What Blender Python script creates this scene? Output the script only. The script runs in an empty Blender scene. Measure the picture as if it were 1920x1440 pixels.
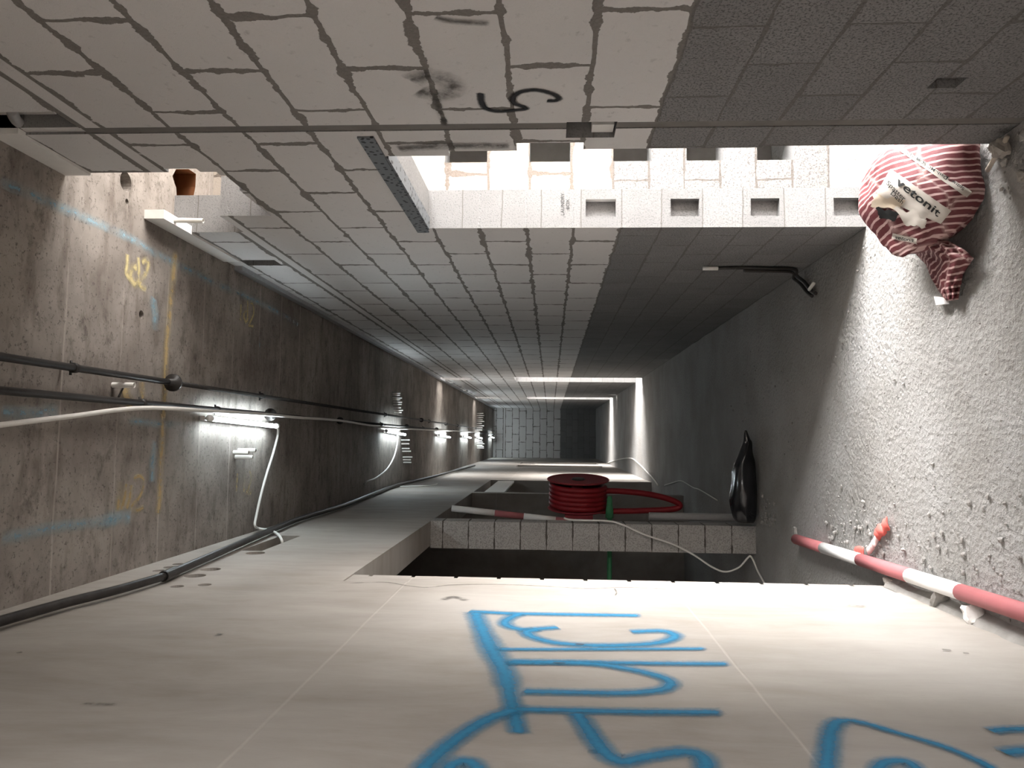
import bpy, bmesh, math, random
from mathutils import Vector, Matrix, noise
from mathutils.bvhtree import BVHTree

S = bpy.context.scene
COL = S.collection
random.seed(7)

# ------------------------------------------------------------ camera
F = 1400.0                                   # focal length in pixels of the 1920 x 1440 frame
VPX, VPY, ROLL = 1032.0, 824.0, 0.011
CAM = Vector((0, 0, 1.65))
ey = Vector(((VPX - 960) / F, -(VPY - 720) / F, -1)).normalized()
ez = Vector((-1, ROLL, 0)); ez = (ez - ez.dot(ey) * ey).normalized()
ex = ey.cross(ez)
R3 = Matrix((ex, ey, ez))                    # camera space -> world
cd = bpy.data.cameras.new('camera'); cam = bpy.data.objects.new('camera', cd); COL.objects.link(cam)
cd.sensor_width = 36; cd.lens = 36 * F / 1920; cd.clip_start = 0.05; cd.clip_end = 200
cam.matrix_world = Matrix.Translation(CAM) @ R3.to_4x4()
S.camera = cam

# ------------------------------------------------------------ world, daylight, exposure
W = bpy.data.worlds.new('overcast_sky'); S.world = W; W.use_nodes = True
wn = W.node_tree; wn.nodes.clear()
wo = wn.nodes.new('ShaderNodeOutputWorld'); wb = wn.nodes.new('ShaderNodeBackground')
wt = wn.nodes.new('ShaderNodeTexCoord'); ws = wn.nodes.new('ShaderNodeSeparateXYZ'); wr = wn.nodes.new('ShaderNodeValToRGB')
wm = wn.nodes.new('ShaderNodeMapRange'); wm.inputs[1].default_value = -0.3; wm.inputs[2].default_value = 0.5
wn.links.new(wt.outputs['Generated'], ws.inputs[0]); wn.links.new(ws.outputs[2], wm.inputs[0]); wn.links.new(wm.outputs[0], wr.inputs[0])
wr.color_ramp.elements[0].position = 0.25; wr.color_ramp.elements[0].color = (0.40, 0.385, 0.37, 1)
wr.color_ramp.elements[1].position = 0.42; wr.color_ramp.elements[1].color = (1.0, 0.99, 0.98, 1)
wn.links.new(wr.outputs[0], wb.inputs[0]); wb.inputs[1].default_value = 42.0
wn.links.new(wb.outputs[0], wo.inputs[0])
TUBE_POWER = 52.0
S.view_settings.view_transform = 'Standard'; S.view_settings.look = 'None'
S.view_settings.gamma = 1.0; S.view_settings.use_curve_mapping = False
S.view_settings.exposure = 0.55
S.cycles.max_bounces = 8; S.cycles.diffuse_bounces = 6; S.cycles.glossy_bounces = 3
S.cycles.caustics_reflective = False; S.cycles.caustics_refractive = False
S.cycles.sample_clamp_indirect = 6.0
S.cycles.use_denoising = True

def portal(loc, rot, sx, sy):
    l = bpy.data.lights.new('daylight_portal', 'AREA'); l.shape = 'RECTANGLE'; l.size = sx; l.size_y = sy
    l.cycles.is_portal = True
    o = bpy.data.objects.new('daylight_portal', l); COL.objects.link(o); o.location = loc; o.rotation_euler = rot
for (y0, y1, z0, z1) in ((2.85, 3.93, 0, 2.32), (13.6, 14.65, 0, 2.33), (20.0, 20.95, 0, 2.3), (3.06, 3.98, 3.1, 3.76), (-2.3, -1.0, 0.9, 3.4)):
    portal((1.36, (y0 + y1) / 2, (z0 + z1) / 2), (0, math.radians(90), 0), z1 - z0, y1 - y0)   # faces -X

# ------------------------------------------------------------ pixel -> point on a known surface
def ray(u, v):
    return R3 @ Vector(((u - 960) / F, -(v - 720) / F, -1))
def hit(ax, val, u, v):
    d = ray(u, v); return CAM + d * ((val - CAM[ax]) / d[ax])
XR, XL, ZC, YE = 1.13, -0.68, 3.76, 27.5
onR = lambda u, v, x=XR: hit(0, x, u, v)
onL = lambda u, v, x=XL: hit(0, x, u, v)
onC = lambda u, v, z=ZC: hit(2, z, u, v)
onF = lambda u, v, z=0.0: hit(2, z, u, v)
onY = lambda u, v, y: hit(1, y, u, v)

# ------------------------------------------------------------ material helper
class NT:
    def __init__(s, name):
        s.m = bpy.data.materials.new(name); s.m.use_nodes = True
        s.t = s.m.node_tree; s.t.nodes.clear()
        s.out = s.t.nodes.new('ShaderNodeOutputMaterial'); s.b = s.t.nodes.new('ShaderNodeBsdfPrincipled')
        s.t.links.new(s.b.outputs[0], s.out.inputs[0])
    def put(s, sock, v):
        if v is None: return
        if isinstance(v, bpy.types.NodeSocket): s.t.links.new(v, sock)
        elif isinstance(v, (tuple, list)): sock.default_value = tuple(v) + ((1,) if len(v) == 3 and sock.type == 'RGBA' else ())
        else: sock.default_value = v
    def node(s, ty, ins=None, **kw):
        n = s.t.nodes.new(ty)
        for k, v in kw.items(): setattr(n, k, v)
        for k, v in (ins or {}).items(): s.put(n.inputs[k], v)
        return n
    def ma(s, op, a, b=None, c=None, clamp=False):
        n = s.node('ShaderNodeMath', operation=op, use_clamp=clamp)
        for i, v in enumerate((a, b, c)): s.put(n.inputs[i], v)
        return n.outputs[0]
    def mix(s, f, a, b, blend='MIX'):
        n = s.node('ShaderNodeMix', data_type='RGBA', blend_type=blend)
        s.put(n.inputs[0], f); s.put(n.inputs[6], a); s.put(n.inputs[7], b); return n.outputs[2]
    def mr(s, v, a, b, c=0.0, d=1.0):
        n = s.node('ShaderNodeMapRange', {0: v, 1: a, 2: b, 3: c, 4: d}); return n.outputs[0]
    def co(s): 
        return s.node('ShaderNodeTexCoord').outputs['Object']
    def sep(s, v): return s.node('ShaderNodeSeparateXYZ', {0: v}).outputs
    def xyz(s, x=0.0, y=0.0, z=0.0): return s.node('ShaderNodeCombineXYZ', {0: x, 1: y, 2: z}).outputs[0]
    def noi(s, v, sc, det=3.0, ro=0.55, dist=0.0):
        return s.node('ShaderNodeTexNoise', {'Vector': v, 'Scale': sc, 'Detail': det, 'Roughness': ro, 'Distortion': dist}).outputs[0]
    def vor(s, v, sc): return s.node('ShaderNodeTexVoronoi', {'Vector': v, 'Scale': sc}).outputs[0]
    def scl(s, v, x, y, z): return s.node('ShaderNodeMapping', {0: v, 3: (x, y, z)}).outputs[0]
    def bump(s, h, st=0.3, d=0.01, n=None):
        return s.node('ShaderNodeBump', {'Height': h, 'Strength': st, 'Distance': d, 'Normal': n} if n else {'Height': h, 'Strength': st, 'Distance': d}).outputs[0]
    def fin(s, col=None, rough=0.85, nrm=None, metal=0.0, alpha=None, spec=None):
        s.put(s.b.inputs['Base Color'], col); s.put(s.b.inputs['Roughness'], rough); s.put(s.b.inputs['Metallic'], metal)
        if nrm: s.put(s.b.inputs['Normal'], nrm)
        if alpha is not None: s.put(s.b.inputs['Alpha'], alpha)
        s.put(s.b.inputs['Specular IOR Level'], 0.25 if spec is None else spec)
        return s.m

def simple(name, col, rough=0.6, metal=0.0, var=0.12, sc=30.0, bump=0.0, spec=None):
    n = NT(name); c = n.co(); f = n.noi(c, sc, 4)
    col2 = n.mix(f, tuple(x * (1 - var) for x in col), tuple(min(1, x * (1 + var)) for x in col))
    nr = n.bump(f, bump, 0.004) if bump else None
    return n.fin(col2, rough, nr, metal, spec=spec)

AAC = (0.60, 0.58, 0.566); GREY = (0.215, 0.210, 0.206); MORT = (0.185, 0.17, 0.155)
def block_material(name, axis, jamb=False, AAC=AAC, GREY=GREY, MORT=MORT):
    """white aerated blocks over six courses of grey blocks"""
    n = NT(name); c = n.co(); x, y, z = n.sep(c)
    al = n.ma('ADD', (y if axis == 'Y' else x), 0.11)
    wob = n.ma('MULTIPLY', n.ma('SUBTRACT', n.noi(c, 4.5, 3), 0.5), 0.03)
    wob2 = n.ma('MULTIPLY', n.ma('SUBTRACT', n.noi(n.scl(c, 1, 1, 1.7), 5.5, 3), 0.5), 0.03)
    thin = n.ma('SUBTRACT', z, 3.305); cl = n.ma('MINIMUM', n.ma('MAXIMUM', thin, 0.0), 0.085)
    zz = n.ma('ADD', n.ma('SUBTRACT', n.ma('SUBTRACT', z, cl), 1.28), wob)
    rag = n.mr(n.noi(c, 7.0, 5, 0.65), 0.46, 0.70, 0.008, 0.030)
    vec = n.xyz(2.3 if jamb else n.ma('ADD', al, wob2), zz, 0.0)
    br = n.node('ShaderNodeTexBrick', {'Vector': vec, 'Color1': (1, 1, 1), 'Color2': (0.86, 0.86, 0.86), 'Mortar': (1, 1, 1), 'Scale': 1.0,
        'Mortar Size': 0.005 if jamb else rag, 'Mortar Smooth': 0.15, 'Bias': 0.0, 'Brick Width': 10.0 if jamb else 0.575, 'Row Height': 0.2535}, offset=0.5)
    inthin = n.ma('MULTIPLY', n.mr(thin, 0.012, 0.016), n.mr(thin, 0.073, 0.069))
    mor = n.ma('MULTIPLY', br.outputs['Fac'], n.ma('SUBTRACT', 1.0, inthin))
    tint = n.noi(c, 1.3, 3); fine = n.noi(c, 90, 2); saw = n.noi(n.scl(c, 1, 2.0, 2.5), 14, 4, 0.6)
    blk = n.mix(tint, tuple(v * 0.9 for v in AAC), tuple(v * 1.06 for v in AAC))
    blk = n.mix(0.5, blk, br.outputs['Color'], 'MULTIPLY')
    blk = n.mix(n.mr(saw, 0.62, 0.72, 0, 0.45), blk, tuple(v * 0.62 for v in AAC))
    blk = n.mix(n.mr(n.noi(n.scl(c, 1, 1, 2.2), 11, 4, 0.7), 0.66, 0.74, 0, 0.55), blk, tuple(v * 0.45 for v in AAC))
    aac = n.mix(mor, blk, n.mix(fine, tuple(v * 0.75 for v in MORT), tuple(v * 1.2 for v in MORT)))
    vec2 = n.xyz(2.2 if jamb else n.ma('ADD', al, wob2), n.ma('ADD', z, n.ma('MULTIPLY', wob, 0.7)), 0.0)
    b2 = n.node('ShaderNodeTexBrick', {'Vector': vec2, 'Color1': (1, 1, 1), 'Color2': (0.8, 0.8, 0.8), 'Mortar': (1, 1, 1), 'Scale': 1.0,
        'Mortar Size': 0.004 if jamb else n.mr(n.noi(c, 9, 4), 0.4, 0.75, 0.004, 0.014), 'Mortar Smooth': 0.35, 'Brick Width': 10.0 if jamb else 0.42, 'Row Height': 0.2133}, offset=0.5)
    pores = n.mr(n.noi(c, 130, 3, 0.7), 0.36, 0.5)
    g = n.mix(pores, tuple(v * (0.75 if jamb else 0.45) for v in GREY), n.mix(n.noi(c, 5, 4), tuple(v * 0.85 for v in GREY), tuple(v * 1.2 for v in GREY)))
    g = n.mix(0.6, g, b2.outputs['Color'], 'MULTIPLY')
    g = n.mix(n.ma('MULTIPLY', b2.outputs['Fac'], 0.75), g, tuple(v * 0.62 for v in MORT))
    if jamb:
        aac = g
    edge = n.ma('ADD', z, n.ma('MULTIPLY', wob, 1.2))
    up = n.mr(edge, 1.279, 1.285)
    col = n.mix(up, g, aac)
    joint = n.mix(up, b2.outputs['Fac'], mor)
    h = n.ma('SUBTRACT', n.ma('MULTIPLY', n.ma('SUBTRACT', 1.0, n.ma('MULTIPLY', up, 0.75)), n.ma('MULTIPLY', pores, 0.35)), n.ma('MULTIPLY', n.ma('ADD', joint, n.ma('MULTIPLY', n.ma('MULTIPLY', joint, fine), -1.4)), 0.6))
    return n.fin(col, 0.9, n.bump(h, 0.55, 0.012))

def concrete_ceiling():
    n = NT('board_marked_slab_concrete'); c = n.co(); x, y, z = n.sep(c)
    big = n.noi(c, 1.6, 5, 0.6); mid = n.noi(n.scl(c, 0.7, 2.2, 1), 4.5, 6, 0.65); fine = n.noi(c, 60, 3, 0.7)
    col = n.mix(n.mr(big, 0.35, 0.65), (0.165, 0.142, 0.124), (0.30, 0.268, 0.238))
    blot = n.noi(n.scl(c, 0.9, 1.4, 1), 6.5, 9, 0.74, 0.2)
    col = n.mix(n.mr(mid, 0.50, 0.70, 0, 0.75), col, (0.105, 0.082, 0.068))
    col = n.mix(n.mr(blot, 0.55, 0.68, 0, 0.75), col, (0.075, 0.06, 0.05))
    col = n.mix(n.mr(blot, 0.40, 0.28, 0, 0.5), col, (0.36, 0.33, 0.30))
    col = n.mix(n.mr(fine, 0.57, 0.68, 0, 0.75), col, (0.07, 0.058, 0.05))
    yy = n.ma('ADD', y, n.ma('MULTIPLY', n.ma('SUBTRACT', n.noi(c, 3, 3), 0.5), 0.03))
    fr = n.ma('FRACT', n.ma('ADD', n.ma('DIVIDE', yy, 0.43), 0.267))
    line = n.ma('SUBTRACT', 1.0, n.mr(n.ma('ABSOLUTE', n.ma('SUBTRACT', fr, 0.5)), 0.0, 0.022))
    lm = n.ma('MULTIPLY', line, n.mr(n.noi(n.scl(c, 0.5, 8, 1), 3, 3), 0.42, 0.62))
    col = n.mix(n.ma('MULTIPLY', lm, 0.55), col, (0.46, 0.41, 0.36))
    plank = n.node('ShaderNodeTexWhiteNoise', {0: n.ma('FLOOR', n.ma('ADD', n.ma('DIVIDE', yy, 0.43), 0.767))}, noise_dimensions='1D') if False else None
    return n.fin(col, 0.8, n.bump(n.ma('ADD', n.ma('MULTIPLY', fine, 0.4), n.ma('MULTIPLY', lm, 0.8)), 0.35, 0.008))

def concrete_left():
    n = NT('smooth_formwork_concrete'); c = n.co(); x, y, z = n.sep(c)
    st = n.noi(n.scl(c, 1, 3.2, 1.0), 1.8, 8, 0.68, 0.4); big = n.noi(c, 1.1, 4); fine = n.noi(n.scl(c, 1, 4, 0.6), 22, 5, 0.7)
    col = n.mix(n.mr(st, 0.30, 0.70), (0.228, 0.202, 0.178), (0.318, 0.290, 0.262))
    col = n.mix(n.mr(big, 0.45, 0.7, 0, 0.5), col, (0.36, 0.34, 0.32))
    col = n.mix(n.mr(fine, 0.6, 0.8, 0, 0.35), col, (0.17, 0.148, 0.128))
    wob = n.ma('MULTIPLY', n.ma('SUBTRACT', n.noi(c, 2.0, 2), 0.5), 0.02)
    s = None
    for z0 in (1.08, 2.325):
        d = n.ma('SUBTRACT', 1.0, n.mr(n.ma('ABSOLUTE', n.ma('SUBTRACT', n.ma('ADD', z, wob), z0 + 0.0)), 0.0, 0.007))
        s = d if s is None else n.ma('MAXIMUM', s, d)
    col = n.mix(n.ma('MULTIPLY', s, 0.3), col, (0.48, 0.43, 0.39))
    return n.fin(col, 0.75, n.bump(n.ma('ADD', n.ma('MULTIPLY', fine, 0.25), n.ma('MULTIPLY', s, 0.8)), 0.3, 0.006))

def concrete_floor():
    n = NT('rough_screed'); c = n.co()
    big = n.noi(c, 1.4, 4); mid = n.noi(c, 22, 6, 0.7); gr = n.vor(c, 45); fine = n.noi(c, 120, 3, 0.7)
    col = n.mix(n.mr(big, 0.35, 0.65), (0.25, 0.236, 0.222), (0.33, 0.32, 0.31))
    col = n.mix(n.mr(mid, 0.60, 0.74, 0, 0.75), col, (0.17, 0.155, 0.145))
    col = n.mix(n.mr(fine, 0.62, 0.75, 0, 0.5), col, (0.15, 0.14, 0.13))
    h = n.ma('ADD', n.ma('MULTIPLY', mid, 1.0), n.ma('ADD', n.ma('MULTIPLY', gr, 0.35), n.ma('MULTIPLY', fine, 0.3)))
    return n.fin(col, 0.92, n.bump(h, 0.9, 0.02))

M = {}
M['wall_y'] = block_material('block_wall', 'Y'); M['wall_x'] = block_material('block_wall_cross', 'X'); M['jamb'] = block_material('block_wall_cut', 'Y', True)
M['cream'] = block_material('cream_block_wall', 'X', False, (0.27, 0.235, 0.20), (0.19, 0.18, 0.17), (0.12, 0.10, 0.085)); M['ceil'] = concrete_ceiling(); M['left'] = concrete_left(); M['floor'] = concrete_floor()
def pier_material():
    n = NT('grey_hollow_block'); c = n.co(); x, y, z = n.sep(c)
    b2 = n.node('ShaderNodeTexBrick', {'Vector': n.xyz(0.2, n.ma('ADD', z, 0.03), 0.0), 'Color1': (1, 1, 1), 'Color2': (0.85, 0.85, 0.85), 'Mortar': (1, 1, 1), 'Scale': 1.0,
        'Mortar Size': n.mr(n.noi(c, 12, 4), 0.4, 0.7, 0.003, 0.012), 'Mortar Smooth': 0.2, 'Brick Width': 0.9, 'Row Height': 0.2133})
    pores = n.mr(n.noi(c, 120, 3, 0.7), 0.38, 0.5)
    g = n.mix(pores, (0.24, 0.225, 0.21), n.mix(n.noi(c, 6, 4), (0.34, 0.32, 0.30), (0.44, 0.42, 0.40)))
    g = n.mix(b2.outputs['Fac'], g, (0.09, 0.08, 0.07))
    return n.fin(g, 0.9, n.bump(n.ma('SUBTRACT', pores, n.ma('MULTIPLY', b2.outputs['Fac'], 2.0)), 0.5, 0.01))
M['pier'] = pier_material()
M['raw'] = simple('raw_dark_concrete', (0.30, 0.275, 0.25), 0.9, 0, 0.35, 6, 0.3)
M['pvc'] = simple('white_pvc', (0.72, 0.70, 0.66), 0.45, 0, 0.06)
M['greypvc'] = simple('grey_pvc', (0.33, 0.32, 0.31), 0.45, 0, 0.1)
M['black'] = simple('dusty_black_pipe', (0.030, 0.027, 0.025), 0.42, 0, 0.6, 25, 0.1)
M['steel'] = simple('galvanised_steel', (0.42, 0.43, 0.44), 0.4, 0.7, 0.2)
M['foam'] = simple('pale_filler_board', (0.70, 0.68, 0.65), 0.8, 0, 0.06)
M['cable'] = simple('white_cable', (0.70, 0.68, 0.64), 0.5, 0, 0.05)
M['red'] = simple('red_hose_rubber', (0.20, 0.010, 0.014), 0.45, 0, 0.25, 12)
M['redpaint'] = simple('faded_red_paint', (0.34, 0.115, 0.12), 0.6, 0, 0.15, 14, 0.05)
M['redstripe'] = simple('dark_red_paint', (0.22, 0.03, 0.035), 0.6, 0, 0.2, 14)
M['white'] = simple('white_paint', (0.74, 0.72, 0.70), 0.6, 0, 0.06, 14)
M['green'] = simple('green_ppr_pipe', (0.05, 0.20, 0.09), 0.5, 0, 0.2)
M['sack'] = simple('black_polythene', (0.012, 0.012, 0.014), 0.16, 0, 0.2, 20, 0.15, 0.6)
M['wood'] = simple('pale_wood', (0.48, 0.42, 0.35), 0.7, 0, 0.15, 20)
M['rubble'] = simple('rubble', (0.27, 0.255, 0.24), 0.95, 0, 0.3, 20, 0.4)
M['soil'] = simple('brown_cavity', (0.20, 0.085, 0.035), 0.95, 0, 0.3, 10, 0.5)
M['plaster'] = simple('plaster_patch', (0.66, 0.63, 0.60), 0.9, 0, 0.1, 14, 0.4)
M['mortar'] = simple('grey_mortar', (0.16, 0.15, 0.138), 0.95, 0, 0.3, 12, 0.4)
M['tape'] = simple('red_tape', (0.62, 0.13, 0.11), 0.5, 0, 0.2, 30)
M['pink'] = simple('pinkish_tape', (0.62, 0.45, 0.43), 0.5, 0, 0.15, 30)
M['paper'] = simple('sack_inner_paper', (0.52, 0.43, 0.33), 0.8, 0, 0.12, 12, 0.1)
M['label'] = simple('sack_label', (0.50, 0.455, 0.405), 0.75, 0, 0.05, 12)
M['ink'] = simple('black_ink', (0.015, 0.015, 0.015), 0.6, 0, 0.1)
M['cyanwhite'] = None
def emis(name, col, st):
    n = NT(name); n.put(n.b.inputs['Base Color'], (0.9, 0.9, 0.9)); n.put(n.b.inputs['Emission Color'], col); n.put(n.b.inputs['Emission Strength'], st); return n.m
M['tube'] = emis('lit_tube', (0.80, 0.93, 1.0), TUBE_POWER)
def paint(name, col, lo=0.0, hi=0.7, op=1.0, wear=0.0):
    n = NT(name); c = n.co()
    e = n.node('ShaderNodeAttribute', attribute_name='edge').outputs['Fac']
    f = n.noi(c, 60, 4, 0.7)
    d = n.ma('SUBTRACT', 1.0, e)
    a = n.mr(n.ma('ADD', d, n.ma('MULTIPLY', n.ma('SUBTRACT', f, 0.5), 0.5)), lo, hi)
    if wear: a = n.ma('MULTIPLY', a, n.mr(n.noi(c, 14, 5, 0.7), wear - 0.15, wear + 0.1))
    a = n.ma('MULTIPLY', a, op)
    n.fin(n.mix(f, tuple(v * 0.85 for v in col), tuple(min(1, v * 1.1) for v in col)), 0.8, None, 0, a)
    return n.m
M['blue'] = paint('blue_spray', (0.022, 0.17, 0.31), 0.0, 0.95, 0.93)
M['blackspray'] = paint('black_spray', (0.02, 0.02, 0.022), 0.0, 0.7, 0.97)
M['yellow'] = paint('yellow_spray', (0.60, 0.50, 0.26), 0.0, 0.9, 0.75, 0.44)
M['ochre'] = paint('ochre_spray', (0.55, 0.41, 0.20), 0.0, 0.8, 0.62, 0.47)
M['cyan'] = paint('pale_blue_spray', (0.30, 0.45, 0.52), 0.0, 0.9, 0.55, 0.48)
M['dirt'] = paint('dark_dirt', (0.10, 0.09, 0.08), 0.0, 0.9, 0.7, 0.45)

# ------------------------------------------------------------ object helpers
def link(name, me, mats, parent=None, smooth=False):
    o = bpy.data.objects.new(name, me); COL.objects.link(o)
    for m in (mats if isinstance(mats, (list, tuple)) else [mats]): me.materials.append(m)
    if smooth:
        for p in me.polygons: p.use_smooth = True
    if parent: o.parent = parent; o.matrix_parent_inverse = parent.matrix_world.inverted()
    return o
def from_bm(name, bm, mats, parent=None, smooth=False):
    bmesh.ops.recalc_face_normals(bm, faces=bm.faces)
    me = bpy.data.meshes.new(name); bm.to_mesh(me); bm.free()
    return link(name, me, mats, parent, smooth)
def tag(o, label, cat, group=None):
    o['label'] = label; o['category'] = cat
    if group: o['group'] = group
    return o
def thing(name, label, cat, loc=(0, 0, 0), group=None):
    o = bpy.data.objects.new(name, None); COL.objects.link(o); o.location = loc; o.empty_display_size = 0.1
    o.matrix_world = Matrix.Translation(loc)
    return tag(o, label, cat, group)
def struct(o, label=None, cat=None):
    o['kind'] = 'structure'
    if label: o['label'] = label; o['category'] = cat or 'wall'
    return o
def voxel(solids, voids):
    """union of boxes minus boxes; boxes are (x0,x1,y0,y1,z0,z1)"""
    allb = solids + voids
    lo = [min(b[2 * a] for b in solids) for a in range(3)]; hi = [max(b[2 * a + 1] for b in solids) for a in range(3)]
    ax = [sorted({round(min(max(v, lo[a]), hi[a]), 5) for b in allb for v in b[2 * a:2 * a + 2]}) for a in range(3)]
    n = [len(a) - 1 for a in ax]
    mid = [[(a[i] + a[i + 1]) / 2 for i in range(len(a) - 1)] for a in ax]
    inb = lambda b, p: b[0] < p[0] < b[1] and b[2] < p[1] < b[3] and b[4] < p[2] < b[5]
    sol = {}
    for i in range(n[0]):
        for j in range(n[1]):
            for k in range(n[2]):
                p = (mid[0][i], mid[1][j], mid[2][k])
                sol[i, j, k] = any(inb(b, p) for b in solids) and not any(inb(b, p) for b in voids)
    bm = bmesh.new(); vs = {}
    def V(i, j, k):
        if (i, j, k) not in vs: vs[i, j, k] = bm.verts.new((ax[0][i], ax[1][j], ax[2][k]))
        return vs[i, j, k]
    for (i, j, k), s in sol.items():
        if not s: continue
        for a in range(3):
            for d in (0, 1):
                q = [i, j, k]; q[a] += 1 if d else -1
                if sol.get(tuple(q), False): continue
                base = [i, j, k]; base[a] += d
                b, c = [t for t in range(3) if t != a]
                cs = []
                for (db, dc) in ((0, 0), (1, 0), (1, 1), (0, 1)):
                    t = list(base); t[b] += db; t[c] += dc; cs.append(V(*t))
                f = bm.faces.new(cs); f.material_index = 0 if a == 0 else (1 if a == 1 else 2)
    return bm
def box(bm, x0, x1, y0, y1, z0, z1, mi=0):
    v = [bm.verts.new((x, y, z)) for x in (x0, x1) for y in (y0, y1) for z in (z0, z1)]
    for f in ((0, 1, 3, 2), (4, 6, 7, 5), (0, 4, 5, 1), (2, 3, 7, 6), (0, 2, 6, 4), (1, 5, 7, 3)):
        bm.faces.new([v[i] for i in f]).material_index = mi
def spline(pts, n=6):
    pts = [Vector(p) for p in pts]
    if len(pts) < 3: return [pts[0].lerp(pts[-1], i / n) for i in range(n + 1)]
    out = []
    for i in range(len(pts) - 1):
        p0 = pts[max(i - 1, 0)]; p1 = pts[i]; p2 = pts[i + 1]; p3 = pts[min(i + 2, len(pts) - 1)]
        for k in range(n):
            t = k / n
            out.append(0.5 * ((2 * p1) + (p2 - p0) * t + (2 * p0 - 5 * p1 + 4 * p2 - p3) * t * t + (3 * p1 - p0 - 3 * p2 + p3) * t ** 3))
    out.append(pts[-1]); return out
def sweep(bm, pts, r, seg=10, cap=True, mi=0, closed=False):
    """round tube along points; r a number or one per point"""
    pts = [Vector(p) for p in pts]; rings = []; N = len(pts)
    up = None
    for i, p in enumerate(pts):
        if closed: t = (pts[(i + 1) % N] - pts[i - 1])
        else: t = pts[min(i + 1, N - 1)] - pts[max(i - 1, 0)]
        t.normalize()
        if up is None: up = t.orthogonal().normalized()
        up = (up - up.dot(t) * t).normalized(); sd = t.cross(up)
        rr = r[i] if isinstance(r, (list, tuple)) else r
        rings.append([bm.verts.new(p + (up * math.cos(a) + sd * math.sin(a)) * rr) for a in (2 * math.pi * k / seg for k in range(seg))])
    for i in range(N if closed else N - 1):
        A, B = rings[i], rings[(i + 1) % N]
        for k in range(seg): bm.faces.new((A[k], A[(k + 1) % seg], B[(k + 1) % seg], B[k])).material_index = mi
    if cap and not closed:
        bm.faces.new(rings[0][::-1]).material_index = mi; bm.faces.new(rings[-1]).material_index = mi
def tube(name, pts, r, mat, parent=None, seg=10, closed=False):
    bm = bmesh.new(); sweep(bm, pts, r, seg, True, 0, closed); return from_bm(name, bm, mat, parent, True)
def hollow(name, a, b, r, mat, parent=None, seg=16, wall=0.35):
    """open-ended pipe with a visible bore"""
    a, b = Vector(a), Vector(b); t = (b - a).normalized(); u = t.orthogonal().normalized(); w = t.cross(u)
    bm = bmesh.new(); ri = r * (1 - wall * 0.5)
    P = lambda c, rad: [bm.verts.new(c + (u * math.cos(2 * math.pi * k / seg) + w * math.sin(2 * math.pi * k / seg)) * rad) for k in range(seg)]
    rs = [P(a, r), P(b, r), P(b, ri), P(a, ri)]
    for i in range(4):
        A, B = rs[i], rs[(i + 1) % 4]
        for k in range(seg): bm.faces.new((A[k], A[(k + 1) % seg], B[(k + 1) % seg], B[k]))
    return from_bm(name, bm, mat, parent, False)
def evaluated(o):
    dg = bpy.context.evaluated_depsgraph_get(); me = bpy.data.meshes.new_from_object(o.evaluated_get(dg)); o.modifiers.clear(); o.data = me
def drill(o, cyls):
    """cut round holes: (point, axis, radius, depth)"""
    bm = bmesh.new()
    for (p, axis, r, dep) in cyls:
        p = Vector(p); a = Vector(axis).normalized(); sweep(bm, [p - a * 0.1, p + a * dep], r, 20)
    c = from_bm('drill_bits', bm, M['raw'])
    md = o.modifiers.new('b', 'BOOLEAN'); md.operation = 'DIFFERENCE'; md.solver = 'EXACT'; md.object = c
    evaluated(o); me = c.data; bpy.data.objects.remove(c); bpy.data.meshes.remove(me)
def ribbons(name, strokes, mat, parent, normal, lift=0.002, n=6):
    """painted strokes: [(world points, half width)]"""
    bm = bmesh.new(); ly = bm.verts.layers.float.new('edge'); N = Vector(normal)
    for si, (pts, hw) in enumerate(strokes):
        q = spline(pts, n); L = len(q); rows = []
        for i, p in enumerate(q):
            t = (q[min(i + 1, L - 1)] - q[max(i - 1, 0)]).normalized(); s = N.cross(t).normalized()
            w = hw[min(i * len(hw) // L, len(hw) - 1)] if isinstance(hw, (list, tuple)) else hw
            ends = 1.0 if i in (0, L - 1) else 0.0
            row = []
            for j in (-1, -0.5, 0, 0.5, 1):
                v = bm.verts.new(p + s * (w * j) + N * (lift + 0.0004 * si)); v[ly] = max(abs(j), ends); row.append(v)
            rows.append(row)
        for a, b in zip(rows, rows[1:]):
            for j in range(4): bm.faces.new((a[j], a[j + 1], b[j + 1], b[j]))
    me = bpy.data.meshes.new(name); bm.to_mesh(me); bm.free()
    return link(name, me, mat, parent)

# ------------------------------------------------------------ the setting
YB = -2.6
# floor: gently uneven screed
bm = bmesh.new(); nx, ny = 60, 330
gy = [YB + (YE + 0.2 - YB) * j / ny for j in range(ny + 1)]; gx = [-1.95 + 5.35 * i / nx for i in range(nx + 1)]
vv = [[bm.verts.new((x, y, 0.010 * noise.noise((x * 2.2, y * 2.2, 0)) + 0.006 * noise.noise((x * 7, y * 7, 3)) - 0.004)) for x in gx] for y in gy]
for j in range(ny):
    for i in range(nx): bm.faces.new((vv[j][i], vv[j][i + 1], vv[j + 1][i + 1], vv[j + 1][i]))
floor = struct(from_bm('floor', bm, M['floor'], None, True))

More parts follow.
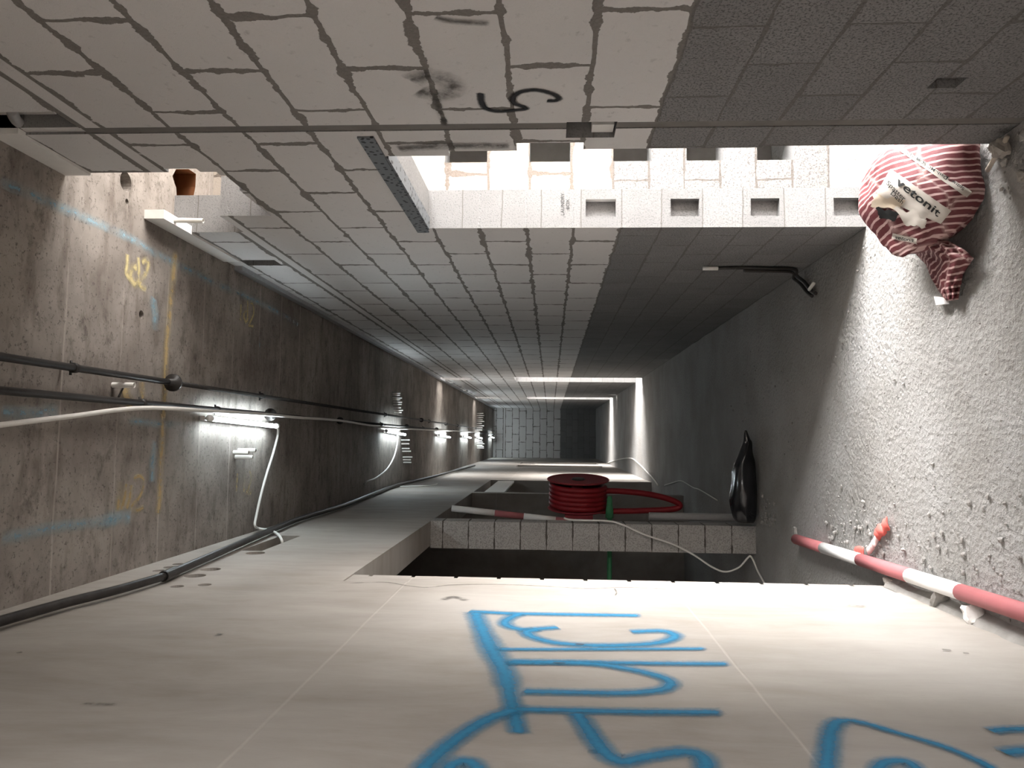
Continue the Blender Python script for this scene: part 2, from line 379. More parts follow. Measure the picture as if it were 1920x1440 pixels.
bm = voxel([(-1.95, 3.4, YB, YE + 0.2, ZC, ZC + 0.28)], [])
for f in bm.faces: f.material_index = 0
ceil = struct(from_bm('ceiling', bm, M['ceil']))
hole = onC(366, 347)
drill(ceil, [(onC(236, 341), (0, 0, 1), 0.05, 0.16), (onC(265, 590), (0, 0, 1), 0.022, 0.06), (onC(238, 378), (0, 0, 1), 0.014, 0.04)])
bm = bmesh.new()
ring = [(345, 330), (352, 352), (353, 368), (364, 377), (372, 381), (376, 370), (384, 366), (387, 350), (388, 326), (375, 317), (352, 317)]
low = [bm.verts.new(onC(u, v, ZC - 0.1)) for u, v in ring]; hi_ = [bm.verts.new(onC(u, v) + Vector((0, 0, 0.2))) for u, v in ring]
bm.faces.new(low); bm.faces.new(hi_[::-1])
for i in range(len(ring)): bm.faces.new((low[i], low[(i + 1) % len(ring)], hi_[(i + 1) % len(ring)], hi_[i]))
c = from_bm('ragged_cut', bm, M['soil'])
md = ceil.modifiers.new('b', 'BOOLEAN'); md.operation = 'DIFFERENCE'; md.solver = 'EXACT'; md.object = c; md.material_mode = 'TRANSFER'
evaluated(ceil); bpy.data.objects.remove(c)

WT = 0.21
voids = []
def vd(y0, y1, z0, z1, x0=1.0, x1=1.5): voids.append((x0, x1, y0, y1, z0, z1))
# doorway nearest the camera, with the stepped near edge
vd(2.90, 3.93, -1, 2.32); vd(2.855, 2.95, 1.79, 2.06); vd(2.78, 2.95, 1.53, 1.79); vd(2.845, 2.95, 0.84, 1.53); vd(2.83, 2.95, -1, 0.84)
for z0, z1 in ((1.31, 1.47), (0.87, 1.02), (0.45, 0.60), (0.03, 0.17)): vd(3.9, 3.975, z0, z1, 1.19, 1.285)   # open cells of the cut blocks
# opening above head height, right under the slab
vd(3.06, 3.69, 3.09, 4); vd(3.02, 3.1, 3.16, 3.3); vd(3.6, 3.99, 3.36, 4); vd(3.10, 3.3, 3.07, 3.12)
vd(2.46, 2.615, 3.40, 4)
vd(4.64, 4.79, 3.43, 3.66)
vd(2.595, 2.735, 1.42, 1.60, 1.0, 1.20); vd(2.30, 2.37, 0.37, 0.46, 1.0, 1.16)
vd(2.60, 2.655, -1, 4, 1.0, 1.140)
vd(-2.3, -1.0, 0.9, 3.4)      # unseen opening added behind the camera to light the near walls
# farther doorways and gaps
vd(13.6, 14.65, -1, 2.33); vd(20.0, 20.95, -1, 2.3)
vd(13.8, 14.4, 3.13, 4); vd(20.3, 20.8, 3.1, 4)
for y0, y1 in ((14.9, 15.1), (16.05, 16.2), (17.3, 17.55), (18.25, 18.4)): vd(y0, y1, 3.58, 4)
vd(10.46, 10.50, -1, 0.24); vd(18.75, 18.87, -1, 0.22)
rw = struct(from_bm('wall_right', voxel([(XR, XR + WT, YB, YE + 0.2, -0.02, ZC)], voids), [M['wall_y'], M['jamb'], M['jamb']]))
# block face of the cut wall end seen through the doorway, toothed at its far edge
pock = [(1.69, 1.96, 4.40, 4.70, z0, z1) for z0, z1 in ((2.05, 2.31), (1.54, 1.79), (1.05, 1.28), (0.62, 0.84), (0.20, 0.42))]
wret = struct(from_bm('wall_return', voxel([(XR + WT, 3.4, 4.45, 4.66, -0.02, ZC)], pock), [M['jamb'], M['cream'], M['jamb']]))
struct(from_bm('wall_room', voxel([(XR + WT, 3.4, 5.6, 5.8, -0.02, ZC), (XR + WT, 3.4, 1.5, 1.7, -0.02, ZC)], []), [M['raw']] * 3))  # the nearer wall is unseen, added to limit slanting daylight
struct(from_bm('wall_facade', voxel([(3.4, 3.6, 1.5, 5.8, -0.02, ZC)], [(3.3, 3.7, 1.8, 4.1, -1, 3.2), (3.3, 3.7, 5.0, 5.12, 0.2, 2.6)]), [M['raw']] * 3))   # unseen added wall that narrows the daylight; its slit brightens the toothed pockets
for y in (13.1, 15.1, 19.4, 21.4):  # cross-walls added beside the far doorways to sharpen their daylight bands
    struct(from_bm('wall_cross', voxel([(XR + WT, 3.0, y, y + 0.2, -0.02, ZC)], []), [M['wall_y'], M['wall_x'], M['wall_x']]))
wend = struct(from_bm('wall_end', voxel([(-0.88, XR + WT, YE, YE + 0.2, -0.02, ZC)], []), [M['wall_y'], M['wall_x'], M['wall_x']]))

lv = []
def lvd(y0, y1, z0, z1, x0=-1.2, x1=-0.5): lv.append((x0, x1, y0, y1, z0, z1))
lvd(3.76, 9.42, -1, 2.63); lvd(9.62, 12.4, -1, 2.63); lvd(18.6, 19.7, 0.3, 2.5); lvd(21.0, 22.2, 0.3, 2.5)
lvd(4.42, 5.12, 3.36, 3.49)
for k in range(1, 13):
    z = 0.2133 * k - 0.03
    lvd(3.725, 3.8, z, z + 0.02, -0.70, -0.5)
lvd(3.56, 3.8, -1, 2.63, -0.687, -0.5)
lw = struct(from_bm('wall_left', voxel([(XL - 0.2, XL, YB, YE + 0.2, -0.02, ZC)], lv), [M['left'], M['left'], M['left']]))
hl = [(298, 1070), (318, 1063.5), (334, 1057.5), (332, 1099.5), (384, 1096.5)]
hs = [(479, 1037, 0.055), (366, 1079.5, 0.05), (395, 1067.5, 0.05)]
drill(lw, [(onL(u, v), (-1, 0, 0), 0.03, 0.08) for u, v in hl] + [(onL(u, v), (-1, 0, 0), r, 0.1) for u, v, r in hs])
struct(from_bm('wall_pier', voxel([(-0.90, XL, 6.18, 6.40, -0.02, 2.63)], []), [M['pier']] * 3))
struct(from_bm('wall_recess', voxel([(-1.95, -1.85, YB, YE + 0.2, -0.02, ZC), (-1.95, XL - 0.2, 3.0, 3.1, -0.02, ZC), (-1.95, XL - 0.2, 9.42, 9.62, -0.02, ZC), (-1.95, XL - 0.2, 12.4, 12.6, -0.02, ZC), (-1.1, -1.0, 9.62, 12.4, -0.02, ZC), (-1.1, -1.0, 18, 24, -0.02, ZC)], []), [M['raw']] * 3))

struct(from_bm('wall_back', voxel([(-1.95, XR + WT, YB - 0.2, YB, -0.02, ZC)], []), [M['raw']] * 3))  # unseen wall added to cut the light coming from behind
# trim under the slab along the right wall
bm = bmesh.new(); box(bm, XR - 0.012, XR + 0.1, YB, 2.46, 3.63, ZC); box(bm, XR - 0.012, XR + 0.1, 2.615, 3.06, 3.645, ZC); box(bm, XR + 0.06, XR + 0.2, 2.46, 2.614, 3.50, ZC)
struct(from_bm('trim_1', bm, M['foam']))
bm = bmesh.new(); box(bm, XR - 0.012, XR + 0.035, 3.69, 4.64, 3.655, ZC); struct(from_bm('trim_2', bm, M['foam']))
bm = bmesh.new(); box(bm, XR - 0.03, XR + 0.0, 4.80, YE, 3.705, ZC); struct(from_bm('trim_3', bm, M['steel']))
# perforated angle bead over the doorway
def perforated():
    n = NT('perforated_zinc'); c = n.co()
    v = n.vor(n.scl(c, 1, 1, 1), 42); f = n.mr(v, 0.3, 0.36)
    return n.fin(n.mix(f, (0.03, 0.03, 0.032), (0.16, 0.17, 0.18)), 0.6, None, 0.3)
M['perf'] = perforated()
bm = bmesh.new(); box(bm, XR - 0.008, XR, 2.70, 3.99, 2.322, 2.385); box(bm, XR - 0.008, XR + 0.06, 2.9, 3.93, 2.31, 2.32)
struct(from_bm('trim_4', bm, M['perf']))
bm = bmesh.new(); box(bm, XR + 0.004, XR + 0.02, 2.608, 2.655, 0, 1.42); box(bm, XR + 0.004, XR + 0.02, 2.608, 2.655, 1.60, 3.40)
struct(from_bm('trim_6', bm, M['mortar']))
# floor wedge fillet of old mortar along the left wall
bm = bmesh.new(); pr = None
for j in range(90):
    y = -1 + j * 0.053; w = 0.05 + 0.03 * noise.noise((y * 5, 1, 0)); h = 0.05 + 0.04 * noise.noise((y * 6, 7, 0))
    row = [bm.verts.new((XL - 0.01, y, -0.02)), bm.verts.new((XL - 0.005, y, h)), bm.verts.new((XL + w * 0.4, y, h * 0.7)), bm.verts.new((XL + w, y, -0.02))]
    if pr:
        for k in range(3): bm.faces.new((pr[k], pr[k + 1], row[k + 1], row[k]))
    pr = row
struct(from_bm('trim_5', bm, M['rubble'], None, False))

# ------------------------------------------------------------ paint marks on walls and ceiling
def px(fn, pts): return [fn(u, v) for u, v in pts]
L = lambda *p: px(onL, p)
blue = [
 (L((878, 1147), (920, 1149), (960, 1151), (1080, 1153), (1205, 1155)), 0.0420),
 (L((975, 1152), (957, 1159), (947, 1168), (955, 1176), (980, 1181), (1010, 1180), (1048, 1177)), 0.0420),
 (L((1008, 1181), (988, 1186), (1000, 1196), (1040, 1206), (1100, 1211), (1170, 1211), (1230, 1207), (1260, 1199), (1264, 1191), (1240, 1184), (1180, 1186)), 0.0420),
 (L((890, 1148), (905, 1185), (925, 1225), (945, 1260), (955, 1300), (963, 1335), (973, 1380)), [0.0540, 0.0600, 0.0540, 0.0408, 0.0360]),
 (L((925, 1219), (1080, 1219), (1200, 1218.5), (1328, 1218)), 0.0288),
 (L((945, 1243), (1100, 1244), (1250, 1246), (1370, 1247)), 0.0336),
 (L((945, 1243), (1100, 1246), (1180, 1257), (1238, 1271), (1258, 1284), (1238, 1296), (1170, 1302), (1080, 1301), (975, 1299)), 0.0396),
 (L((958, 1333), (1060, 1335), (1200, 1338), (1360, 1339)), 0.0360),
 (L((970, 1334), (930, 1345), (880, 1372), (830, 1410), (800, 1438), (770, 1475)), 0.0408),
 (L((1080, 1340), (1100, 1368), (1120, 1398), (1142, 1422), (1170, 1432), (1220, 1422), (1280, 1414), (1318, 1424), (1325, 1460)), 0.0408),
 (L((835, 1455), (850, 1438), (872, 1432), (892, 1442), (900, 1470)), 0.0360),
 (L((1548, 1480), (1552, 1420), (1558, 1375), (1575, 1357), (1610, 1358), (1680, 1378), (1770, 1405), (1850, 1440), (1880, 1470)), [0.0360, 0.0360, 0.0264, 0.0240, 0.0240]),
 (L((1855, 1376), (1900, 1372), (1980, 1372)), 0.0300), (L((1880, 1418), (1930, 1412), (1990, 1412)), 0.0360),
 (L((1640, 1455), (1660, 1436), (1700, 1434), (1725, 1452)), 0.0300),
]
o = ribbons('painted_mark', blue, M['blue'], lw, (1, 0, 0)); o['label'] = 'blue spray-painted letters'
chips = [(L((655, 1094), (720, 1092), (760, 1098), (800, 1102), (850, 1097), (930, 1096), (1010, 1099), (1100, 1104), (1180, 1102), (1300, 1108)), 0.007),
 (L((1152, 1104), (1156, 1112), (1153, 1118)), 0.006), (L((830, 1126), (850, 1120), (875, 1127)), 0.025), (L((405, 1190), (418, 1191)), 0.012), (L((1078, 1209), (1096, 1211)), 0.014),
 (L((1100, 1411), (1128, 1413)), 0.014), (L((150, 1322), (215, 1324)), 0.012), (L((1765, 1220), (1785, 1222)), 0.012), (L((1805, 1227), (1818, 1228)), 0.01), (L((1585, 1137), (1625, 1139)), 0.015),
 (L((30, 1228), (42, 1226)), 0.012), (L((1035, 1246), (1062, 1247)), 0.01)]
ribbons('chipped_spot', chips, M['dirt'], lw, (1, 0, 0), 0.0018)
Rr = lambda *p: px(onR, p)
o = ribbons('painted_mark', [(Rr((901, 173), (903, 190), (912, 203), (935, 208), (965, 206), (985, 203), (980, 199), (965, 193), (962, 183), (975, 172), (1005, 168), (1035, 175), (1047, 183), (1040, 188), (1025, 188)), 0.017)], M['blackspray'], rw, (-1, 0, 0)); o['label'] = 'black spray-painted figure'
o = ribbons('mortar_smear', [(Rr((770, 152), (800, 140), (840, 150), (848, 168), (820, 178), (785, 168)), 0.05), (Rr((815, 178), (828, 215), (836, 236)), 0.018), (Rr((815, 30), (850, 38), (920, 42)), 0.018), (Rr((745, 278), (800, 274), (880, 272), (958, 272)), 0.04)], M['dirt'], rw, (-1, 0, 0))
Cc = lambda *p: px(onC, p)
z1 = lambda *p: px(onC, [(200 + a / 5.333, 440 + b / 5.333) for a, b in p])
z2 = lambda *p: px(onC, [(180 + a / 5.053, 700 + b / 5.053) for a, b in p])
yl = [
 (z1((205, 190), (203, 300), (190, 370), (215, 420), (250, 440)), 0.0232), (z1((312, 220), (320, 340), (315, 450), (330, 520)), 0.0203),
 (z1((300, 330), (250, 340), (240, 430), (280, 490), (310, 440)), 0.0290), (z1((345, 280), (385, 255), (412, 290), (390, 380), (350, 450), (330, 510), (395, 550)), 0.0232),
 (z1((1340, 690), (1335, 780), (1330, 860)), 0.0203), (z1((1405, 650), (1405, 760), (1400, 880)), 0.0203), (z1((1390, 760), (1365, 800), (1385, 870), (1410, 830)), 0.0203),
 (z1((1430, 690), (1455, 700), (1465, 780), (1440, 850), (1415, 905), (1465, 915)), 0.0203),
]
o = ribbons('painted_mark', yl, M['yellow'], ceil, (0, 0, -1)); o['label'] = 'yellow spray-painted codes'
oc = [
 (z2((225, 1020), (215, 1150), (200, 1310)), 0.0292), (z2((285, 1040), (270, 1160), (235, 1300)), 0.0255), (z2((330, 1050), (315, 1180), (285, 1290)), 0.0255),
 (z2((350, 1000), (400, 975), (440, 1000), (440, 1090), (400, 1180), (330, 1270), (380, 1300), (450, 1270)), 0.02),
 (z2((1335, 940), (1330, 1040), (1325, 1130)), 0.0219), (z2((1400, 930), (1400, 1030), (1395, 1130)), 0.0219), (z2((1450, 920), (1465, 1000), (1440, 1090), (1420, 1130), (1470, 1130)), 0.0219),
 (z2((250, 130), (290, 250), (330, 330)), 0.05), (z2((420, 80), (430, 180), (450, 330)), 0.035),
 (Cc((328, 470), (319, 560), (311, 640), (308, 710), (305, 770), (301, 850), (298, 920), (295, 965)), 0.0401),
]
o = ribbons('painted_mark', oc, M['ochre'], ceil, (0, 0, -1)); o['label'] = 'faded yellow line and codes'
cy = [
 (Cc((0, 342), (60, 365), (110, 388), (150, 405), (240, 445), (300, 480), (345, 502), (375, 516), (410, 535), (470, 560), (530, 590), (560, 610)), 0.03),
 (Cc((0, 1010), (60, 998), (130, 985), (225, 975)), 0.035), (Cc((0, 772), (50, 774), (110, 768)), 0.035), (Cc((240, 788), (290, 794), (340, 796)), 0.025),
 (z1((470, 630), (460, 700), (480, 800), (470, 960)), 0.045), (z1((1525, 990), (1525, 1080), (1525, 1170), (1520, 1240)), 0.02),
 (z2((560, 640), (530, 800), (520, 1040)), 0.04), (z2((50, 1400), (200, 1370), (330, 1360)), 0.05),
]
o = ribbons('painted_mark', cy, M['cyan'], ceil, (0, 0, -1)); o['label'] = 'pale blue spray lines'
# pencilled note on the cut wall end
def lettering(name, txt, mat, parent, mapper, size=1.0, shear=0.0, bold=0.018):
    cu = bpy.data.curves.new('t', 'FONT'); cu.body = txt; cu.size = size; cu.shear = shear; cu.align_x = 'CENTER'; cu.align_y = 'CENTER'; cu.resolution_u = 3; cu.offset = bold
    to = bpy.data.objects.new('t', cu); COL.objects.link(to)
    dg = bpy.context.evaluated_depsgraph_get(); me = bpy.data.meshes.new_from_object(to.evaluated_get(dg))
    bpy.data.objects.remove(to)
    for v in me.vertices: v.co = mapper(v.co.x, v.co.y)
    me.materials.clear(); me.update()
    return link(name, me, mat, parent)
lettering('pencilled_note', 'LAUNDRY\nBOX', M['ink'], rw, lambda a, b: onY(1060 - b * 12, 383 - a * 11.5, 3.927), 0.8, 0.0, -0.004)
# electrical box cut-out rim
# ------------------------------------------------------------ ceiling pipes
def pipe_run(label, segs, couplings, clamps, r):
    t = thing('ceiling_pipe', label, 'pipe', segs[0][0])
    for a, b, rr, m in segs: tube('pipe_length', [a, b], rr, m, t, 12)
    for p, rr in couplings:
        bm = bmesh.new(); sweep(bm, [p - Vector((0, 0.06, 0)), p - Vector((0, 0.012, 0)), p - Vector((0, 0.0119, 0)), p + Vector((0, 0.004, 0))], [r * 1.05, r * 1.3, rr, rr], 18)
        from_bm('socket_end', bm, M['black'], t, True)
    for p in clamps:
        bm = bmesh.new(); sweep(bm, [p - Vector((0, 0.012, 0)), p + Vector((0, 0.012, 0))], r * 1.35, 12); sweep(bm, [p, Vector((p.x, p.y, ZC + 0.01))], 0.006, 6)
        sweep(bm, [p + Vector((-r * 1.9, 0, 0.015)), p + Vector((r * 1.9, 0, 0.015))], 0.006, 6)
        from_bm('pipe_clamp', bm, M['black'], t, True)
PZ = 3.70
P1 = lambda y, z=PZ: Vector((0.285, y, z)); P2 = lambda y, z=PZ: Vector((0.16, y, z))
pipe_run('black dusty ceiling pipe farther from the lamps', [(P1(YB), P1(3.95), 0.0165, M['black']), (P1(3.96), P1(27.4), 0.013, M['black'])],
         [(P1(3.95), 0.048), (P1(11.8), 0.035), (P1(14.6), 0.035)], [P1(3.1), P1(5.2), P1(9.2), P1(12.6), P1(16.5), P1(20.5)], 0.0165)
pipe_run('black dusty ceiling pipe running right beside the tube lamps', [(P2(YB), P2(5.38), 0.0165, M['black']), (P2(5.4), P2(27.4), 0.013, M['black'])],
         [(P2(5.38), 0.045), (P2(7.2), 0.035), (P2(10.6), 0.035), (P2(13.4), 0.035)], [P2(3.65), P2(4.5), P2(9.0), P2(12.0), P2(15.9), P2(20.0)], 0.0165)
tube('steel_rod', [Vector((0.25, 3.55, 3.735)), Vector((0.18, 3.46, 3.71))], 0.005, M['black'])
tag(bpy.data.objects['steel_rod'], 'thin dark rod between the two black ceiling pipes', 'rod')
# lit tube lamps
def lamp(label, a, b, cordpts=None):
    a, b = Vector(a), Vector(b); d = (b - a).normalized()
    t = thing('tube_light', label, 'lamp', (a + b) / 2, 'tube lights along the ceiling')
    up = Vector((0, 0, 1)); sd = d.cross(up).normalized()
    bm = bmesh.new()
    for (w0, w1, h0, h1) in ((-0.014, 0.014, 0.028, 0.055),):
        q = [[bm.verts.new(e + sd * x + up * h) for x, h in ((w0, h0), (w1, h0), (w1, h1), (w0, h1))] for e in (a, b)]
        for k in range(4): bm.faces.new((q[0][k], q[0][(k + 1) % 4], q[1][(k + 1) % 4], q[1][k]))
        bm.faces.new(q[0]); bm.faces.new(q[1][::-1])
    from_bm('housing', bm, M['white'], t)
    for e in (a, b):
        bm = bmesh.new(); s = 1 if e is a else -1
        sweep(bm, [e, e + d * 0.03 * s], 0.02, 12); sweep(bm, [e + d * 0.015 * s, e + d * 0.015 * s + up * 0.04], 0.010, 8)
        from_bm('end_cap', bm, M['white'], t, True)
    tube('glass_tube', [a + d * 0.03, b - d * 0.03], 0.014, M['tube'], t, 12)
    for f in (0.25, 0.75):
        p = a.lerp(b, f); tube('hanger', [p + up * 0.05, Vector((p.x, p.y, ZC + 0.005))], 0.005, M['steel'], t, 6)
    return t
LZ = 3.685
lamps = [('nearest of the lit tube lamps hung under the slab', onC(392, 784, LZ), onC(520, 799, LZ)),
         ('second lit tube lamp from the camera, beside the comb of pipe stubs', onC(724, 808, LZ), onC(760, 815, LZ)),
         ('third lit tube lamp from the camera, before the second doorway', onC(823, 816, LZ), onC(844, 820, LZ)),
         ('fourth lit tube lamp from the camera', onC(869, 818, LZ), onC(883, 821, LZ)),
         ('fifth lit tube lamp from the camera, among the far pipe stubs', onC(895, 820, LZ), onC(904, 822, LZ)),
         ('farthest lit tube lamp, close to the end wall', onC(919.5, 819, LZ), onC(926, 821, LZ))]
for l in lamps: lamp(*l)
# cables
C7 = lambda pts, z: [onC(u, v, z) for u, v in pts]
tag(tube('cable', spline(C7([(-40, 802), (0, 797), (130, 781), (270, 765), (400, 771), (510, 778), (560, 783), (640, 789), (720, 801), (800, 806), (850, 808), (900, 811)], 3.655), 8), 0.011, M['cable'], None, 8),
    'white cable strung lengthwise under the slab beside the lamps', 'cable')
dp = [onC(521, 800, LZ - 0.03)] + C7([(521, 815), (512, 850), (501, 885), (490, 925), (481, 965)], 3.715) + [onL(478, 985, -0.62), onL(486, 991, -0.65), onL(505, 994, -0.655), onL(520, 1001, -0.66), onL(528, 1012, -0.67), onL(530, 1026, -0.72)]
tag(tube('cable', spline(dp, 8), 0.009, M['cable'], None, 8), 'white cable dropping from the nearest lamp into the wall slot', 'cable')
dp = C7([(745, 812), (744, 835), (738, 858), (725, 880), (705, 896), (685, 905)], 3.715) + [onL(684, 918, -0.66), onL(684, 934, -0.66)]
tag(tube('cable', spline(dp, 8), 0.010, M['cable'], None, 8), 'white cable curving from the second lamp towards the left wall', 'cable')
# pipe along the top of the left wall
xl = XL + 0.035
pl = [onL(u, v, xl) for u, v in ((-60, 1184), (0, 1165), (120, 1131), (220, 1106), (306, 1081))]
t = thing('wall_pipe', 'black pipe clipped along the top of the left wall', 'pipe', pl[0])
tube('thin_pipe', spline(pl, 6), 0.019, M['black'], t, 10)
p2 = [onL(u, v, xl) for u, v in ((306, 1081), (390, 1045), (480, 1006), (560, 973), (640, 949), (700, 926), (745, 909), (800, 897), (850, 884), (890, 873))]
hollow('sleeve_end', p2[0], p2[0].lerp(p2[1], 0.25), 0.025, M['black'], t)
tube('thick_pipe', spline([p2[0].lerp(p2[1], 0.2)] + p2[1:], 6), 0.020, M['black'], t, 12)
tag(tube('cable', spline([onL(u, v, -0.66) for u, v in ((750, 912), (800, 911), (815, 909), (820, 907))], 5), 0.008, M['cable'], None, 6), 'short stub of cable on the left wall past the second lamp', 'cable')
# pvc stubs hanging from the slab
stub_me = hollow('pipe_stub', (0, 0, 0.02), (0, 0, -0.12), 0.0135, M['pvc']).data
proto = bpy.data.objects['pipe_stub']; first = [True]
def stub(p, label, group=None, s=1.0, w=1.0):
    o = proto if first[0] else proto.copy()
    if not first[0]: COL.objects.link(o)
    first[0] = False
    o.location = p; o.scale = (w, w, s); tag(o, label, 'pipe stub', group)
    if not group and 'group' in o: del o['group']
    return o
def root(u, v): return onC(u, v)
stub(root(211, 722), 'lone white pipe stub under the slab between the black pipes', None, 0.9)
stub(root(438, 848), 'white pipe stub of the trio past the nearest lamp, shorter upper one', None, 0.85)
stub(root(447, 844), 'white pipe stub of the trio past the nearest lamp, farthest one', None, 1.0)
stub(root(441, 857), 'white pipe stub of the trio past the nearest lamp, lower one', None, 1.0)
g = 'comb of white pipe stubs above the second lamp'
for k, v in enumerate((737, 741, 746, 749, 754, 758, 764, 769, 773)): stub(root(735 + 0.12 * (v - 737), v), 'white pipe stub in the comb between right wall and second lamp', g, 0.8 + 0.4 * random.random(), 0.62)
g = 'comb of white pipe stubs below the second lamp'
for k, v in enumerate((825, 832, 841, 846, 857, 862, 867)): stub(root(752 + 0.1 * (v - 825), v), 'white pipe stub in the comb between second lamp and left wall', g, 0.9 + 0.3 * random.random(), 0.75)
g = 'far comb of white pipe stubs on the right-wall side'
for v in (775, 779, 783, 787, 790, 794, 798, 802, 806): stub(root(894, v), 'white pipe stub in the far comb between fifth lamp and right wall', g, 1.2 + 0.6 * random.random(), 0.8)
g = 'far comb of white pipe stubs on the left-wall side'
for v in (826, 829, 832, 835, 837, 840): stub(root(894, v), 'white pipe stub in the far comb between fifth lamp and left wall', g, 1.2 + 0.8 * random.random(), 0.8)
# at the upper openings
p = onY(346, 412, 3.80); q = onY(381, 414, 3.80)
tag(hollow('pipe_stub', Vector((p.x, 3.80, ZC + 0.01)), Vector((q.x, 3.80, q.z)), 0.013, M['pvc']), 'white pipe stub in the opening above the right wall', 'pipe stub')
e = [onR(u, v, XR + 0.03) for u, v in ((22, 205), (30, 225), (50, 237), (85, 240), (140, 240))]
tag(tube('conduit_elbow', spline(e, 6), 0.02, M['greypvc'], None, 12), 'grey conduit elbow in the hole at the top of the right wall', 'conduit')
bm = bmesh.new()
for (z0, z1, y0, y1) in ((3.40, 3.50, 2.46, 2.61),): box(bm, XR + 0.09, XR + 0.2, y0 + 0.005, y1 - 0.005, z0 + 0.01, z1)
tag(from_bm('mortar_lump', bm, M['plaster']), 'pale mortar packing in the hole at the top of the right wall', 'mortar')
# white block in the electrical cut-out
bm = bmesh.new(); box(bm, XR + 0.02, XR + 0.068, 2.665, 2.734, 1.425, 1.505)
tag(from_bm('block_offcut', bm, M['foam']), 'white block offcut wedged in the cut-out by the black figure', 'block')

# ------------------------------------------------------------ left recess: hose reel and pipes
RY, RZ = 6.76, 1.40
t = thing('hose_reel', 'red hose reel standing out of the left recess', 'hose reel', (-0.6, RY, RZ))
def ring_pts(x, r, n=40): return [Vector((x, RY + r * math.cos(2 * math.pi * k / n), RZ + r * math.sin(2 * math.pi * k / n))) for k in range(n)]
bm = bmesh.new(); prof = [(0.0, -0.353), (0.12, -0.352), (0.25, -0.350), (0.272, -0.343), (0.278, -0.350), (0.272, -0.358), (0.24, -0.362), (0.06, -0.366), (0.06, -0.60), (0.0, -0.60)]
def lathe(bm, prof, cy, cz, n=40):
    rows = [[bm.verts.new((x, cy + r * math.cos(2 * math.pi * k / n), cz + r * math.sin(2 * math.pi * k / n))) for k in range(n)] for r, x in prof]
    for a, b in zip(rows, rows[1:]):
        for k in range(n): bm.faces.new((a[k], a[(k + 1) % n], b[(k + 1) % n], b[k]))
lathe(bm, prof, RY, RZ); bmesh.ops.remove_doubles(bm, verts=bm.verts, dist=1e-5)
ff = from_bm('front_flange', bm, M['redstripe'], t, False)
bm = bmesh.new(); lathe(bm, [(0.0, -0.338), (0.05, -0.338), (0.06, -0.346), (0.06, -0.352)], RY, RZ); bmesh.ops.remove_doubles(bm, verts=bm.verts, dist=1e-5); from_bm('hub_cap', bm, M['black'], ff)
bm = bmesh.new(); lathe(bm, [(0.0, -0.601), (0.26, -0.601), (0.272, -0.608), (0.26, -0.615), (0.0, -0.615)], RY, RZ); bmesh.ops.remove_doubles(bm, verts=bm.verts, dist=1e-5)
from_bm('back_flange', bm, M['redstripe'], t)
coil = []
for k, x in enumerate((-0.394, -0.434, -0.474, -0.514, -0.554)):
    coil += [Vector((x - 0.040 * i / 32, RY + 0.236 * math.cos(2 * math.pi * i / 32 + 0.3), RZ + 0.236 * math.sin(2 * math.pi * i / 32 + 0.3))) for i in range(32)]
tube('hose_coil', coil, 0.026, M['red'], t, 10)
lp = [onY(u, v, 6.70) for u, v in ((1128, 918), (1160, 919), (1205, 923), (1248, 932), (1274, 944), (1262, 953), (1200, 956), (1140, 957), (1095, 955))]
tube('hose_loop', spline(lp, 8), 0.026, M['red'], t, 10)
bm = bmesh.new(); box(bm, -0.76, -0.65, 6.40, 6.435, 1.25, 1.55); box(bm, -0.672, -0.645, 6.40, 6.80, 1.37, 1.43); sweep(bm, [(-0.70, RY, RZ), (-0.60, RY, RZ)], 0.03, 12)
box(bm, -0.672, -0.62, 6.51, 6.66, 1.28, 1.52)
from_bm('swing_bracket', bm, M['redstripe'], t)
bm = bmesh.new(); sweep(bm, [(-0.66, 6.62, 1.13), (-0.60, 6.62, 1.13), (-0.54, 6.62, 1.13), (-0.47, 6.62, 1.13)], [0.036, 0.034, 0.026, 0.02], 12)
from_bm('valve', bm, M['green'], t, True)
t.rotation_euler = (0, 0, math.radians(-7))
tag(tube('green_pipe', [Vector((-1.86, 6.62, 1.13)), Vector((-0.66, 6.62, 1.13))], 0.021, M['green'], None, 12), 'green pipe feeding the hose reel from the recess wall', 'pipe')
def banded(name, label, a, b, r, cuts, mats, cat='pole'):
    a, b = Vector(a), Vector(b); t = thing(name, label, cat, a)
    fs = [0] + cuts + [1]
    for i, (f0, f1) in enumerate(zip(fs, fs[1:])):
        tube('red_band' if i % 2 == mats else 'white_band', [a.lerp(b, f0), a.lerp(b, f1)], r, M['redpaint'] if i % 2 == mats else M['white'], t, 14)
    return t
banded('barrier_pole', 'red and white pole standing upright in the left recess behind the reel', (-0.84, 6.505, 0.0), (-0.605, 6.505, 2.50), 0.028, [0.22, 0.43, 0.64, 0.75, 0.85], 0)
p = onY(1213, 966, 6.52)
tag(hollow('grey_pipe', (-0.655, 6.60, 0.0), (-0.655, 6.60, 0.79), 0.034, M['greypvc'], None, 18), 'short grey pipe standing in the left recess under the reel', 'pipe')
pc = [onY(u, v, 6.15) for u, v in ((1057, 971), (1075, 975), (1140, 977), (1170, 985), (1210, 1003), (1260, 1020), (1300, 1040), (1335, 1063), (1360, 1072), (1385, 1064), (1402, 1046), (1407, 1043), (1413, 1052))] + [Vector((-1.02, 6.05, 0.012)), Vector((-1.1, 5.8, 0.012))]
for q in pc: q.z = max(q.z, 0.012)
tag(tube('cable', spline(pc, 8), 0.0075, M['cable'], None, 8), 'white cable slung down across the block pier under the reel', 'cable')
# pale board hung in the next recess
bm = bmesh.new(); box(bm, XL - 0.03, XL - 0.005, 9.70, 12.3, 2.24, 2.50); 
tag(from_bm('filler_board', bm, M['foam']), 'pale board across the head of the second left recess', 'board')

